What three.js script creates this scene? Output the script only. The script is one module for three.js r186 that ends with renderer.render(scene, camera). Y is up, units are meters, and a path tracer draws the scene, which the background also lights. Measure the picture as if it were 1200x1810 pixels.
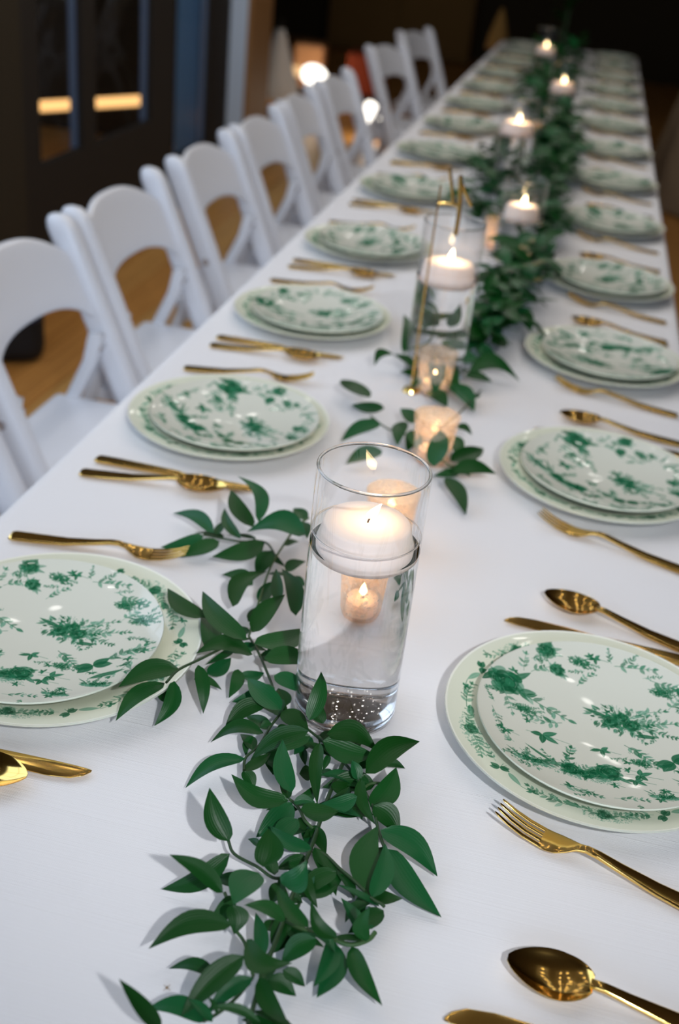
import * as THREE from 'three';
import { mergeGeometries } from 'three/addons/utils/BufferGeometryUtils.js';
import { RoundedBoxGeometry } from 'three/addons/geometries/RoundedBoxGeometry.js';
import { RectAreaLightUniformsLib } from 'three/addons/lights/RectAreaLightUniformsLib.js';

// ------------------------------------------------------------------ camera, sky, large lights, exposure
const scene = new THREE.Scene();
const camera = new THREE.PerspectiveCamera(50.28, 1200 / 1810, 0.05, 60);
camera.position.set(0, 1.37, 0);
camera.up.set(-0.192, 0.8678, -0.4583);
camera.lookAt(-0.145, 1.37 - 0.4869, -0.8613);
camera.focus = 0.86;
camera.userData.fStop = 4.2;
const renderer = new THREE.WebGLRenderer({ antialias: true });
renderer.toneMapping = THREE.LinearToneMapping;
renderer.toneMappingExposure = 1.0;
renderer.shadowMap.enabled = true;
RectAreaLightUniformsLib.init();
scene.background = new THREE.Color(0.07, 0.13, 0.24);       // dusk

// photographer's flash, held up behind and to the right of the lens
const FLASH = { at: [0.44, 1.92, 0.40], aim: [-0.22, 0.75, -1.08], candela: 5.4 };
const flashLight = new THREE.SpotLight(new THREE.Color(0.97, 1.0, 1.03), FLASH.candela, 0, 0.40, 1, 2);
flashLight.name = 'flash_light'; flashLight.position.set(...FLASH.at); flashLight.target.position.set(...FLASH.aim);
flashLight.castShadow = true; flashLight.shadow.radius = 1.3; flashLight.shadow.mapSize.set(2048, 2048);
scene.add(flashLight, flashLight.target);

// windows that let the last daylight in (outside the frame): [centre, width, height, facing, radiance]
const DAY = new THREE.Color(0.74, 0.93, 1.20);
const WINDOWS = [
  { at: [-1.79, 1.85, -1.45], w: 2.1, h: 1.5, face: [1, 0, 0], L: 1.0 },
  { at: [-1.79, 1.85, 1.35], w: 2.1, h: 1.5, face: [1, 0, 0], L: 0.5 },
  { at: [0.4, 1.9, 3.38], w: 3.4, h: 1.8, face: [0, 0, -1], L: 2.0 },
];
const WARM = new THREE.Color(1.0, 0.95, 0.89);
const BULB_CD = 0.165;          // each bulb of the string lights
const FLAME = new THREE.Color(1.0, 0.62, 0.28);

// ------------------------------------------------------------------ helpers
let seed = 7;
const rnd = () => { seed = (seed + 0x6d2b79f5) | 0; let t = Math.imul(seed ^ (seed >>> 15), 1 | seed); t = (t + Math.imul(t ^ (t >>> 7), 61 | t)) ^ t; return ((t ^ (t >>> 14)) >>> 0) / 4294967296; };
const rr = (a, b) => a + (b - a) * rnd();
const V = (x, y, z) => new THREE.Vector3(x, y, z);
const used = {};
const numbered = (n) => { const k = used[n] ?? 0; used[n] = k + 1; return k ? n + '_' + String(k).padStart(3, '0') : n; };
function shade(o) { o.castShadow = true; o.receiveShadow = true; return o; }
function part(name, geo, mat, parent, label) {
  const m = shade(new THREE.Mesh(geo, mat)); m.name = name; parent.add(m);
  if (label) m.userData.label = label;
  return m;
}
function thing(name, label, category, pos = [0, 0, 0], turn = 0, group) {
  const g = new THREE.Group(); g.name = numbered(name); g.position.set(...pos); g.rotation.y = turn;
  g.userData = { label, category }; if (group) g.userData.group = group;
  scene.add(g); return g;
}
function single(name, geo, mat, label, category, group) {
  const m = shade(new THREE.Mesh(geo, mat)); m.name = numbered(name); m.userData = { label, category };
  if (group) m.userData.group = group;
  scene.add(m); return m;
}
function struct(name, geo, mat, parent) {
  const m = shade(new THREE.Mesh(geo, mat)); m.name = parent ? name : numbered(name);
  if (!parent) m.userData.kind = 'structure';
  (parent ?? scene).add(m); return m;
}
function structGroup(name) { const g = new THREE.Group(); g.name = numbered(name); g.userData.kind = 'structure'; scene.add(g); return g; }
function copyOf(o, label, pos, turn = 0) {
  const c = o.clone(); c.name = numbered(o.name.replace(/_\d{3}$/, '')); c.userData = { ...o.userData, label };
  c.position.set(...pos); c.rotation.y = turn; scene.add(c); return c;
}
const std = (o) => new THREE.MeshStandardMaterial(o);
const phy = (o) => new THREE.MeshPhysicalMaterial(o);
const box = (w, h, d, x, y, z, r = 0) => (r ? new RoundedBoxGeometry(w, h, d, 2, r) : new THREE.BoxGeometry(w, h, d)).translate(x, y, z);
const strip = (g) => { const o = g.index ? g.toNonIndexed() : g; for (const k of Object.keys(o.attributes)) if (!['position', 'normal', 'uv'].includes(k)) o.deleteAttribute(k); return o; };
const merge = (list) => mergeGeometries(list.map(strip));
function lathe(pts, seg = 64) { const g = new THREE.LatheGeometry(pts.map(([r, y]) => new THREE.Vector2(r, y)), seg); return g; }
function tube(pts, r, seg = 24, rad = 6, closed = false) { return new THREE.TubeGeometry(new THREE.CatmullRomCurve3(pts, closed), seg, r, rad, closed); }
function canvasTexture(w, h, draw, srgb = true) {
  const c = document.createElement('canvas'); c.width = w; c.height = h; draw(c.getContext('2d'), w, h);
  const t = new THREE.CanvasTexture(c); t.wrapS = t.wrapT = THREE.RepeatWrapping; if (srgb) t.colorSpace = THREE.SRGBColorSpace; t.anisotropy = 8;
  return t;
}
// closed loft: rings of equal point count, capped at both ends
function loft(rings) {
  const n = rings[0].length, pos = [], idx = [], uv = [];
  rings.forEach((ring, i) => ring.forEach((p, j) => { pos.push(...p); uv.push(j / n, i / (rings.length - 1)); }));
  for (let i = 0; i < rings.length - 1; i++) for (let j = 0; j < n; j++) {
    const a = i * n + j, b = i * n + (j + 1) % n, c = a + n, d = b + n; idx.push(a, b, c, b, d, c);
  }
  for (const [i, flip] of [[0, true], [rings.length - 1, false]]) {
    const o = pos.length / 3, m = [0, 0, 0]; rings[i].forEach((p) => p.forEach((v, k) => { m[k] += v / n; }));
    pos.push(...m); uv.push(0.5, i ? 1 : 0);
    for (let j = 0; j < n; j++) { const a = i * n + j, b = i * n + (j + 1) % n; flip ? idx.push(o, b, a) : idx.push(o, a, b); }
  }
  const g = new THREE.BufferGeometry();
  g.setAttribute('position', new THREE.Float32BufferAttribute(pos, 3)); g.setAttribute('uv', new THREE.Float32BufferAttribute(uv, 2));
  let vol = 0; const A = V(0, 0, 0), B = V(0, 0, 0), C = V(0, 0, 0);
  for (let i = 0; i < idx.length; i += 3) vol += A.fromArray(pos, idx[i] * 3).dot(B.fromArray(pos, idx[i + 1] * 3).cross(C.fromArray(pos, idx[i + 2] * 3)));
  if (vol < 0) for (let i = 0; i < idx.length; i += 3) [idx[i], idx[i + 1]] = [idx[i + 1], idx[i]];
  g.setIndex(idx); g.computeVertexNormals(); return g;
}
// rounded-rectangle ring across x: centre (x, y, z), half width along z, half thickness along y
function ring(x, y, w, t, n = 16, z = 0, p = 3) {
  const out = [];
  for (let j = 0; j < n; j++) {
    const a = (j / n) * Math.PI * 2, c = Math.cos(a), s = Math.sin(a);
    out.push([x, y + t * Math.sign(s) * Math.abs(s) ** (2 / p), z - w * Math.sign(c) * Math.abs(c) ** (2 / p)]);
  }
  return out;
}
const TOP = 0.75;              // height of the table top

// ------------------------------------------------------------------ materials
const noiseCanvas = (w, h, fn) => canvasTexture(w, h, (c) => {
  const im = c.createImageData(w, h);
  for (let y = 0; y < h; y++) for (let x = 0; x < w; x++) { const v = fn(x, y), o = (y * w + x) * 4; im.data[o] = im.data[o + 1] = im.data[o + 2] = v; im.data[o + 3] = 255; }
  c.putImageData(im, 0, 0);
}, false);
// linen weave with slubs: rows run along u
const rowSlub = Array.from({ length: 512 }, () => rr(-1, 1)), slubAt = Array.from({ length: 512 }, () => [rnd() * 512, rr(30, 140), rr(0, 1) > 0.55 ? rr(0.4, 1) : 0]);
const weave = noiseCanvas(512, 512, (x, y) => {
  const s = slubAt[y], d = Math.abs(((x - s[0] + 768) % 512) - 256), sl = s[2] * Math.max(0, 1 - (256 - d < 0 ? 0 : (256 - d)) / s[1]);
  return 120 + 26 * Math.sin(x * Math.PI / 2) * Math.sin(y * Math.PI / 2) + 18 * rowSlub[y] + 60 * sl + 22 * (rnd() - 0.5);
});
weave.repeat.set(5, 5);
const clothMat = phy({ color: '#e6e4e6', roughness: 0.92, bumpMap: weave, bumpScale: 0.0006, sheen: 0.25, sheenColor: new THREE.Color(0.9, 0.9, 0.95), sheenRoughness: 0.6 });
const grainCanvas = canvasTexture(512, 512, (c) => {
  c.fillStyle = '#e2bd80'; c.fillRect(0, 0, 512, 512);
  for (let i = 0; i < 900; i++) {
    const y = rnd() * 512, x = rnd() * 512, l = rr(40, 300);
    c.strokeStyle = `rgba(${rnd() < 0.5 ? '110,66,24' : '214,160,92'},${rr(0.08, 0.3)})`; c.lineWidth = rr(0.5, 2.4);
    c.beginPath(); c.moveTo(x, y); c.bezierCurveTo(x + l / 3, y + rr(-3, 3), x + l / 1.5, y + rr(-3, 3), x + l, y + rr(-2, 2)); c.stroke();
  }
});
const floorMats = ['#ffe6c4', '#f6d4ac', '#fff0d6', '#eac79c'].map((color) => std({ color, map: grainCanvas, roughness: 0.42 }));
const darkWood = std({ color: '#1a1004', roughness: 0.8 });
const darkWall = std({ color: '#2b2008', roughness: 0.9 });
const postDuskBlue = std({ color: '#c3d2e4', roughness: 0.6 });  // white post; the blue dusk light on it is put into this colour
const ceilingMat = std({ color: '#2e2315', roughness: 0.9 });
const paneMat = phy({ color: '#ffffff', roughness: 0.02, transmission: 1, thickness: 0, ior: 1.5, specularIntensity: 0.15 });
const resin = phy({ color: '#dfe0e6', roughness: 0.34, clearcoat: 0.25, clearcoatRoughness: 0.3 });
const boltMat = std({ color: '#d8d8dc', roughness: 0.25, metalness: 0.8 });
const glassMat = phy({ color: '#ffffff', roughness: 0.0, transmission: 1, thickness: 0, ior: 1.5, specularIntensity: 1 });
const solidGlass = phy({ color: '#ffffff', roughness: 0.0, transmission: 1, thickness: 0.01, ior: 1.5 });
const waterMat = phy({ color: '#ffffff', roughness: 0.0, transmission: 1, thickness: 0.08, ior: 1.333 });
const surfaceMat = phy({ color: '#ffffff', roughness: 0.0, transmission: 1, thickness: 0, ior: 1.333 });
const waxMat = phy({ color: '#fbece2', roughness: 1, transmission: 0.2, thickness: 0, ior: 1.4 });
const wickMat = std({ color: '#3a2418', roughness: 0.9 });
const flameMat = std({ color: '#000000', emissive: new THREE.Color(1.0, 0.72, 0.38), emissiveIntensity: 16, roughness: 1 });
const goldMat = std({ color: new THREE.Color(0.93, 0.60, 0.17), metalness: 1, roughness: 0.10 });
const stemMat = std({ color: '#35562a', roughness: 0.6 });
const barkStem = std({ color: '#24401f', roughness: 0.6 });
const driedMat = std({ color: '#8d6f4a', roughness: 0.8 });
const veins = noiseCanvas(128, 64, (x, y) => 128 + 60 * Math.sin(y * 0.9) * 0.5 + 30 * (rnd() - 0.5));
const leafMats = [['#12471a', 0.36], ['#0f3d11', 0.40], ['#155029', 0.33], ['#114216', 0.38]].map(([color, roughness]) => phy({
  color, roughness, bumpMap: veins, bumpScale: 0.00025, side: THREE.DoubleSide, specularIntensity: 0.45 }));
const speckle = canvasTexture(256, 256, (c) => {
  c.fillStyle = '#00ff50'; c.fillRect(0, 0, 256, 256);
  for (let i = 0; i < 1500; i++) { const r = rr(0.6, 3.2); c.fillStyle = rnd() < 0.6 ? `rgba(0,140,220,${rr(0.4, 1)})` : `rgba(0,255,10,${rr(0.4, 1)})`; c.beginPath(); c.arc(rnd() * 256, rnd() * 256, r, 0, 7); c.fill(); }
}, false);
const mercuryMat = phy({ color: new THREE.Color(0.96, 0.80, 0.64), roughness: 0.08, metalness: 0.9, metalnessMap: speckle, transmission: 0.9, thickness: 0, ior: 1.5, side: THREE.DoubleSide });

// ------------------------------------------------------------------ printed china
const INK = ['28,96,62', '44,116,82', '92,150,122', '20,80,50'];
function blade(c, x, y, len, wid, a, ink, al) {
  c.save(); c.translate(x, y); c.rotate(a); c.fillStyle = `rgba(${ink},${al})`; const k = rr(-0.25, 0.25) * wid;
  c.beginPath(); c.moveTo(0, 0); c.bezierCurveTo(len * 0.22, -wid * 1.1 + k, len * 0.62, -wid * 0.9 + k, len, k); c.bezierCurveTo(len * 0.62, wid * 0.9 + k, len * 0.22, wid * 1.1 + k, 0, 0); c.fill();
  if (len > 26) { c.strokeStyle = 'rgba(206,222,210,.45)'; c.lineWidth = 1.1; c.beginPath(); c.moveTo(len * 0.08, 0); c.quadraticCurveTo(len * 0.5, k * 0.6, len * 0.9, k); c.stroke(); }
  c.restore();
}
function spray(c, x, y, len, a, ink = INK[1], al = 0.8, n = 7, size = 0.2, bend = 0.3) {
  c.strokeStyle = `rgba(${ink},${al})`; c.lineWidth = Math.max(1.4, len * 0.018);
  let px = x, py = y, ang = a;
  for (let i = 1; i <= n; i++) {
    c.strokeStyle = `rgba(${ink},${al})`; c.beginPath(); c.moveTo(px, py); ang += bend / n + rr(-0.12, 0.12); px += Math.cos(ang) * len / n; py += Math.sin(ang) * len / n; c.lineTo(px, py); c.stroke();
    const s = len * size * (1.3 - i / n * 0.6);
    for (const d of [-1, 1]) if (rnd() < 0.85) { const t = ang + d * rr(0.45, 1.1), l = s * rr(0.7, 1.25); blade(c, px, py, l, l * rr(0.22, 0.34), t, INK[Math.floor(rnd() * 4)], al * rr(0.6, 1)); if (rnd() < 0.4) stipple(c, px + Math.cos(t) * l, py + Math.sin(t) * l, s * 0.2, s * 0.2, 6, ink, al, 1.8); }
  }
  blade(c, px, py, len * size * 0.8, len * size * 0.24, ang, ink, al);
}
function rose(c, x, y, r, ink = INK[0], al = 0.9) {
  for (let i = 0; i < 9; i++) blade(c, x + rr(-0.5, 0.5) * r, y + rr(-0.5, 0.5) * r, r * rr(0.9, 1.5), r * 0.26, i / 9 * 6.283 + rr(-0.3, 0.3), INK[i % 4], al * rr(0.5, 0.9));
  for (let k = 0; k < 3; k++) { const m = 9 - 2 * k; for (let i = 0; i < m; i++) {
    const a = i / m * 6.283 + k * 0.5 + rr(-0.2, 0.2), q = r * (0.74 - k * 0.25); c.fillStyle = `rgba(${INK[(i + k) % 3 ? (k ? 3 : 0) : 1]},${al * rr(0.5, 1)})`;
    c.beginPath(); c.ellipse(x + Math.cos(a) * q, y + Math.sin(a) * q, r * rr(0.3, 0.46), r * rr(0.2, 0.3), a + 1.3 + rr(-0.3, 0.3), 0, 7); c.fill(); } }
  for (let i = 0; i < 7; i++) { c.strokeStyle = 'rgba(206,222,208,.55)'; c.lineWidth = rr(0.8, 1.8); const q = r * rr(0.2, 0.75), t = rr(0, 6.28); c.beginPath(); c.arc(x, y, q, t, t + rr(0.5, 1.2)); c.stroke(); }
}
function stipple(c, x, y, rx, ry, n, ink, al, dot = 2) { for (let i = 0; i < n; i++) { const a = rnd() * 6.283, q = Math.sqrt(rnd()); c.fillStyle = `rgba(${ink},${al * rr(0.4, 1)})`; c.beginPath(); c.arc(x + Math.cos(a) * q * rx, y + Math.sin(a) * q * ry, dot * rr(0.5, 1.4), 0, 7); c.fill(); } }
function bouquet(c, x, y, s) {
  for (let i = 0; i < 70; i++) { const a = rr(0, 6.283), q = s * Math.sqrt(rnd()) * 0.62; blade(c, x + Math.cos(a) * q * 1.35, y + Math.sin(a) * q * 0.72, s * rr(0.1, 0.28), s * rr(0.03, 0.06), a + rr(-0.8, 0.8), INK[i % 4], rr(0.5, 0.95)); }
  spray(c, x + s * 0.3, y, s * 1.25, -0.22, INK[1], 0.8, 11, 0.15, -0.15); spray(c, x + s * 0.2, y - s * 0.15, s * 0.95, -0.75, INK[1], 0.85, 7, 0.2, 0.2); spray(c, x + s * 0.4, y + s * 0.15, s * 0.95, 0.22, INK[0], 0.85, 9, 0.15, 0.1); spray(c, x + s * 0.1, y + s * 0.2, s * 0.7, 0.9, INK[0], 0.8, 6, 0.2, -0.3);
  blade(c, x - s * 0.3, y, s * 0.75, s * 0.09, 3.4, INK[0], 0.85); stipple(c, x, y, s * 0.85, s * 0.5, 260, INK[0], 0.55, 2.2);
  rose(c, x - s * 0.26, y + s * 0.10, s * 0.27); rose(c, x + s * 0.26, y + s * 0.14, s * 0.24); rose(c, x, y - s * 0.1, s * 0.2, INK[1]);
  for (let i = 0; i < 12; i++) { c.strokeStyle = `rgba(${INK[1]},.7)`; c.lineWidth = 1.3; const a = rr(-2.7, -0.5); c.beginPath(); c.moveTo(x - s * 0.1, y - s * 0.1); c.lineTo(x - s * 0.1 + Math.cos(a) * s * 0.6, y + Math.sin(a) * s * 0.55); c.stroke(); }
  blade(c, x + s * 0.35, y + s * 0.5, s * 0.55, s * 0.1, -0.05, INK[0], 0.85);
}
function trio(c, x, y, s, a = 0) { for (const d of [-0.9, 0.1, 1.3, 2.6]) blade(c, x, y, s * rr(0.7, 1.1), s * 0.28, a + d, INK[d > 1 ? 0 : 1], 0.9); c.strokeStyle = `rgba(${INK[1]},.85)`; c.lineWidth = 2; c.beginPath(); c.moveTo(x - s, y + s * 0.1); c.quadraticCurveTo(x, y - s * 0.1, x + s * 1.7, y + s * 0.15); c.stroke(); }
function butterfly(c, x, y, s) { for (const d of [-0.9, -0.3, 2.1, 2.7]) blade(c, x, y, s, s * 0.42, d, INK[0], 0.85); c.strokeStyle = `rgba(${INK[0]},.7)`; c.lineWidth = 1.5; for (const d of [1.2, 1.6]) { c.beginPath(); c.moveTo(x, y); c.lineTo(x + Math.cos(d) * s * 0.9, y + Math.sin(d) * s * 0.9); c.stroke(); } }
function landscape(c, x, y, s) {
  for (let i = 0; i < 60; i++) blade(c, x + rr(-0.95, 0.95) * s, y + rr(-0.14, 0.16) * s, s * rr(0.12, 0.42), s * rr(0.03, 0.06), rr(-0.6, 0.5) + (rnd() < 0.4 ? 3.1 : 0), INK[i % 4], rr(0.4, 0.9));
  stipple(c, x + s * 0.2, y + s * 0.18, s * 0.95, s * 0.18, 420, INK[2], 0.7, 2.6); spray(c, x - s * 0.1, y - s * 0.05, s * 0.8, -1.45, INK[0], 0.9, 7, 0.26, 0.1);
  spray(c, x + s * 0.1, y, s * 0.65, -0.9, INK[1], 0.85, 6, 0.24); spray(c, x - s * 0.3, y, s * 0.6, -2.5, INK[1], 0.85, 5, 0.22); rose(c, x - s * 0.05, y, s * 0.24); rose(c, x + s * 0.55, y - s * 0.06, s * 0.22); rose(c, x + s * 0.28, y + s * 0.06, s * 0.18, INK[1]); blade(c, x - s * 0.5, y - s * 0.08, s * 0.8, s * 0.06, 3.7, INK[0], 0.8);
}
const saladPrint = canvasTexture(1024, 1024, (c) => {
  c.fillStyle = '#d6d6c9'; c.fillRect(0, 0, 1024, 1024);
  const at = (f, x, y, size, ...r) => f(c, 512 + x * 505, 512 + y * 505, size * 1.36, ...r);
  at(bouquet, 0.18, -0.2, 118); at(rose, -0.80, -0.27, 58); at(spray, -0.74, -0.22, 190, 0.15, INK[1], 0.85, 8, 0.2, 0.2); at(spray, -0.82, -0.2, 110, 1.2, INK[2], 0.8, 5, 0.22);
  at(trio, -0.45, 0.23, 50, 0.3); at(trio, 0.02, 0.22, 34, 0.1); at(landscape, -0.2, 0.58, 120); at(rose, 0.08, 0.5, 40); at(trio, 0.31, 0.47, 38, -0.6); at(trio, 0.27, 0.55, 34, 0.4);
  at(spray, -0.2, -0.5, 78, -1.3, INK[1], 0.8, 5, 0.22); at(rose, -0.38, -0.62, 26, INK[1], 0.8); at(spray, -0.6, -0.5, 90, -0.9, INK[1], 0.75, 5, 0.25); at(spray, -0.66, -0.48, 70, -1.7, INK[1], 0.75, 4, 0.3);
  at(spray, 0.1, -0.82, 120, -0.15, INK[1], 0.8, 6, 0.2); at(trio, -0.07, -0.86, 26); at(spray, 0.4, -0.72, 110, 0.2, INK[1], 0.75, 6, 0.22); at(landscape, 0.46, 0.72, 44); at(butterfly, 0.57, 0.24, 58);
  at(spray, 0.62, 0.16, 130, -0.9, INK[1], 0.8, 7, 0.22); at(spray, 0.7, 0.05, 100, -0.5, INK[2], 0.8, 6, 0.24); at(blade, 0.62, 0.44, 110, 20, -0.6, INK[0], 0.8); at(spray, 0.55, -0.4, 100, -1.1, INK[2], 0.7, 6, 0.2);
  at(spray, -0.88, 0.1, 80, 1.0, INK[3], 0.7, 5, 0.22); at(trio, -0.74, 0.34, 24, 0.6); at(spray, -0.62, 0.52, 90, 0.7, INK[1], 0.7, 5, 0.22); at(spray, -0.3, 0.86, 110, -0.1, INK[2], 0.8, 6, 0.2);
  at(bouquet, -0.62, -0.02, 40); at(bouquet, 0.32, 0.3, 34); at(spray, 0.2, 0.1, 120, 0.5, INK[0], 0.85, 7, 0.22); at(spray, -0.3, 0.0, 110, 2.6, INK[1], 0.8, 6, 0.24); at(landscape, -0.55, 0.62, 56); at(bouquet, -0.2, -0.78, 40); at(bouquet, 0.5, -0.6, 42); for (let i = 0; i < 26; i++) { const q = i * 2.4, d = rr(0.8, 0.95); at(i % 3 ? spray : trio, Math.cos(q) * d, Math.sin(q) * d, i % 3 ? rr(44, 70) : 20, q + rr(-1, 1)); } for (let i = 0; i < 16; i++) at(i % 2 ? trio : spray, rr(-0.7, 0.7), rr(-0.7, 0.7), i % 2 ? 17 : 50, rr(0, 6.28)); at(spray, 0.86, 0.1, 110, 1.7, INK[1], 0.8, 6, 0.22); at(landscape, 0.7, 0.52, 50);
  at(bouquet, 0.72, -0.42, 48); at(spray, 0.1, 0.86, 90, -0.2, INK[2], 0.8, 5, 0.2); at(rose, -0.5, -0.8, 34, INK[1], 0.75);
});
const dinnerPrint = canvasTexture(1024, 1024, (c) => {
  c.fillStyle = '#dcdecb'; c.fillRect(0, 0, 1024, 1024);
  for (let i = 0; i < 15; i++) {
    const a = i / 15 * 6.283 + 0.2, x = 512 + Math.cos(a) * 440, y = 512 + Math.sin(a) * 440, t = a + 1.57;
    c.save(); c.translate(x, y); c.rotate(t);
    if (i % 3 === 0) { stipple(c, 0, 0, 80, 36, 320, INK[2], 0.55, 2.2); rose(c, 10, 4, 26, INK[1], 0.8); spray(c, -10, 0, 110, 2.9, INK[1], 0.7, 7, 0.22); spray(c, 20, 0, 100, 0.2, INK[1], 0.75, 7, 0.22); }
    else if (i % 3 === 1) { spray(c, -60, 10, 130, -0.1, INK[0], 0.75, 8, 0.2); blade(c, -40, 20, 60, 16, 3.0, INK[1], 0.7); trio(c, 50, -8, 24, 0.4); }
    else { butterfly(c, 0, 0, 34); spray(c, 30, 12, 80, 0.1, INK[2], 0.8, 5, 0.24); blade(c, -30, 10, 70, 14, 3.3, INK[2], 0.7); }
    c.restore();
  }
  c.strokeStyle = '#f0f0e4'; c.lineWidth = 9; c.beginPath(); c.arc(512, 512, 508, 0, 7); c.stroke();
});
const china = (map) => phy({ map, roughness: 0.03, specularIntensity: 0.8 });
const saladMat = china(saladPrint), dinnerMat = china(dinnerPrint), chinaWhite = phy({ color: '#dfe1d0', roughness: 0.15 });
function planarUV(g, R) {
  const p = g.attributes.position, uv = g.attributes.uv;
  for (let i = 0; i < p.count; i++) uv.setXY(i, 0.5 + p.getX(i) / (2 * R), 0.5 - p.getZ(i) / (2 * R));
  return g;
}
const saladTop = planarUV(lathe([[0.0001, 0.0026], [0.015, 0.0029], [0.03, 0.0038], [0.05, 0.0058], [0.066, 0.0082], [0.08, 0.0110], [0.092, 0.0139], [0.1, 0.0162], [0.1085, 0.0192], [0.1097, 0.0200]].reverse(), 96), 0.11);
const saladUnder = lathe([[0.0001, 0.0006], [0.058, 0.0006], [0.060, -0.0012], [0.064, -0.0012], [0.067, 0.0014], [0.08, 0.0042], [0.094, 0.0098], [0.104, 0.0142], [0.1098, 0.0180], [0.1102, 0.0192], [0.1097, 0.0200]], 96);
const dinnerTop = planarUV(lathe([[0.0001, 0.0050], [0.05, 0.0050], [0.078, 0.0053], [0.088, 0.0078], [0.096, 0.0112], [0.108, 0.0148], [0.122, 0.0176], [0.1302, 0.0194], [0.1314, 0.0200]].reverse(), 96), 0.1318);
const dinnerUnder = lathe([[0.0001, 0.0016], [0.07, 0.0016], [0.072, 0.0], [0.077, 0.0], [0.08, 0.0026], [0.096, 0.0078], [0.112, 0.0124], [0.1306, 0.0170], [0.1318, 0.0184], [0.1314, 0.0200]], 96);
function makePlate(name, label, top, topMat, under, pos, turn) {
  const t = thing(name, label, 'plate', pos, turn);
  part('printed_face', top, topMat, t, 'glazed face with green botanical print'); part('underside', under, chinaWhite, t);
  return t;
}

// ------------------------------------------------------------------ cutlery (handle end at x = 0, tip along +x)
const HANDLE = [[0, 0.0072, 0.0013, 0.0032], [0.004, 0.0088, 0.0017, 0.0034], [0.03, 0.0086, 0.0018, 0.0038], [0.06, 0.0068, 0.0019, 0.0052], [0.09, 0.0046, 0.0021, 0.0092], [0.108, 0.0036, 0.0022, 0.0122], [0.118, 0.0034, 0.0021, 0.0124]];
const handleGeo = loft(HANDLE.map(([x, w, t, y]) => ring(x, y, w, t, 14, 0, 3.5)));
const forkHead = loft([[0.116, 0.0034, 0.0020, 0.0124], [0.124, 0.0042, 0.0018, 0.0106], [0.131, 0.0080, 0.0015, 0.0076], [0.138, 0.0108, 0.0012, 0.0052], [0.146, 0.0116, 0.0011, 0.0042], [0.152, 0.0116, 0.0010, 0.0044]].map(([x, w, t, y]) => ring(x, y, w, t, 16, 0, 3)));
const tineGeo = [-1.5, -0.5, 0.5, 1.5].map((k) => loft([[0.151, 0.0020, 0.0010, 0.0043, 6.1], [0.165, 0.0018, 0.0010, 0.0064, 6.0], [0.178, 0.0015, 0.0009, 0.0104, 5.7], [0.187, 0.0012, 0.0008, 0.0146, 5.5], [0.190, 0.0006, 0.0005, 0.0162, 5.4]].map(([x, w, t, y, g]) => ring(x, y, w, t, 10, k * g * 0.001, 3))));
const bowlGeo = (() => {
  const L = 0.058, x0 = 0.116, rings = [];
  for (let i = 0; i <= 18; i++) {
    const u = i / 18, x = x0 + L * u, w = 0.0195 * Math.pow(Math.sin(Math.PI * Math.min(1, 0.06 + 0.93 * Math.pow(u, 0.86))), 0.62) + 0.0006, rim = 0.0124 - 0.0024 * Math.min(1, u * 3), deep = 0.0078 * Math.pow(Math.sin(Math.PI * Math.min(1, 0.05 + u * 0.94)), 0.75), r = [];
    for (let j = 0; j <= 12; j++) { const s = -1 + j / 6; r.push([x, rim - deep * (1 - s * s) , -s * w]); }
    for (let j = 12; j >= 0; j--) { const s = -1 + j / 6; r.push([x, rim - (deep + 0.0013) * (1 - s * s * 0.98) - 0.0003, -s * w * 1.02]); }
    rings.push(r);
  }
  return loft(rings);
})();
const knifeHandle = loft([[0, 0.0070, 0.0016, 0.0034], [0.004, 0.0084, 0.0022, 0.0036], [0.03, 0.0080, 0.0026, 0.0040], [0.07, 0.0064, 0.0027, 0.0042], [0.1, 0.0056, 0.0025, 0.0042], [0.106, 0.0056, 0.0022, 0.0040]].map(([x, w, t, y]) => ring(x, y, w, t, 14, 0, 3.5)));
const bladeGeo = loft([[0.104, 0.0054, 0.0016, 0.0040, 0], [0.114, 0.0066, 0.0011, 0.0036, 0.0008], [0.14, 0.0082, 0.0010, 0.0032, 0.0012], [0.172, 0.0088, 0.0009, 0.0030, 0.0010], [0.19, 0.0074, 0.0008, 0.0030, -0.0002], [0.199, 0.0044, 0.0007, 0.0030, -0.0026], [0.203, 0.0012, 0.0005, 0.0030, -0.0050]].map(([x, w, t, y, z]) => ring(x, y, w, t, 14, z, 2.6)));
const PROTO = {};
function cutlery(kind, label, end, tip) {
  const dx = tip[0] - end[0], dz = tip[1] - end[1], turn = Math.atan2(-dz, dx), len = { fork: 0.19, spoon: 0.174, knife: 0.203 }[kind], k = 1;
  const ux = dx / Math.hypot(dx, dz), uz = dz / Math.hypot(dx, dz), at = [tip[0] - ux * len * k, TOP + 0.0006, tip[1] - uz * len * k];
  if (PROTO[kind]) return copyOf(PROTO[kind], label, at, turn);
  const t = thing(kind, label, kind, at, turn);
  if (kind === 'fork') { part('handle', handleGeo, goldMat, t); const h = part('fork_head', forkHead, goldMat, t); tineGeo.forEach((g) => part('tine', g, goldMat, h)); }
  if (kind === 'spoon') { part('handle', handleGeo, goldMat, t); part('bowl', bowlGeo, goldMat, t); }
  if (kind === 'knife') { part('handle', knifeHandle, goldMat, t); part('blade', bladeGeo, goldMat, t); }
  return (PROTO[kind] = t);
}

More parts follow.
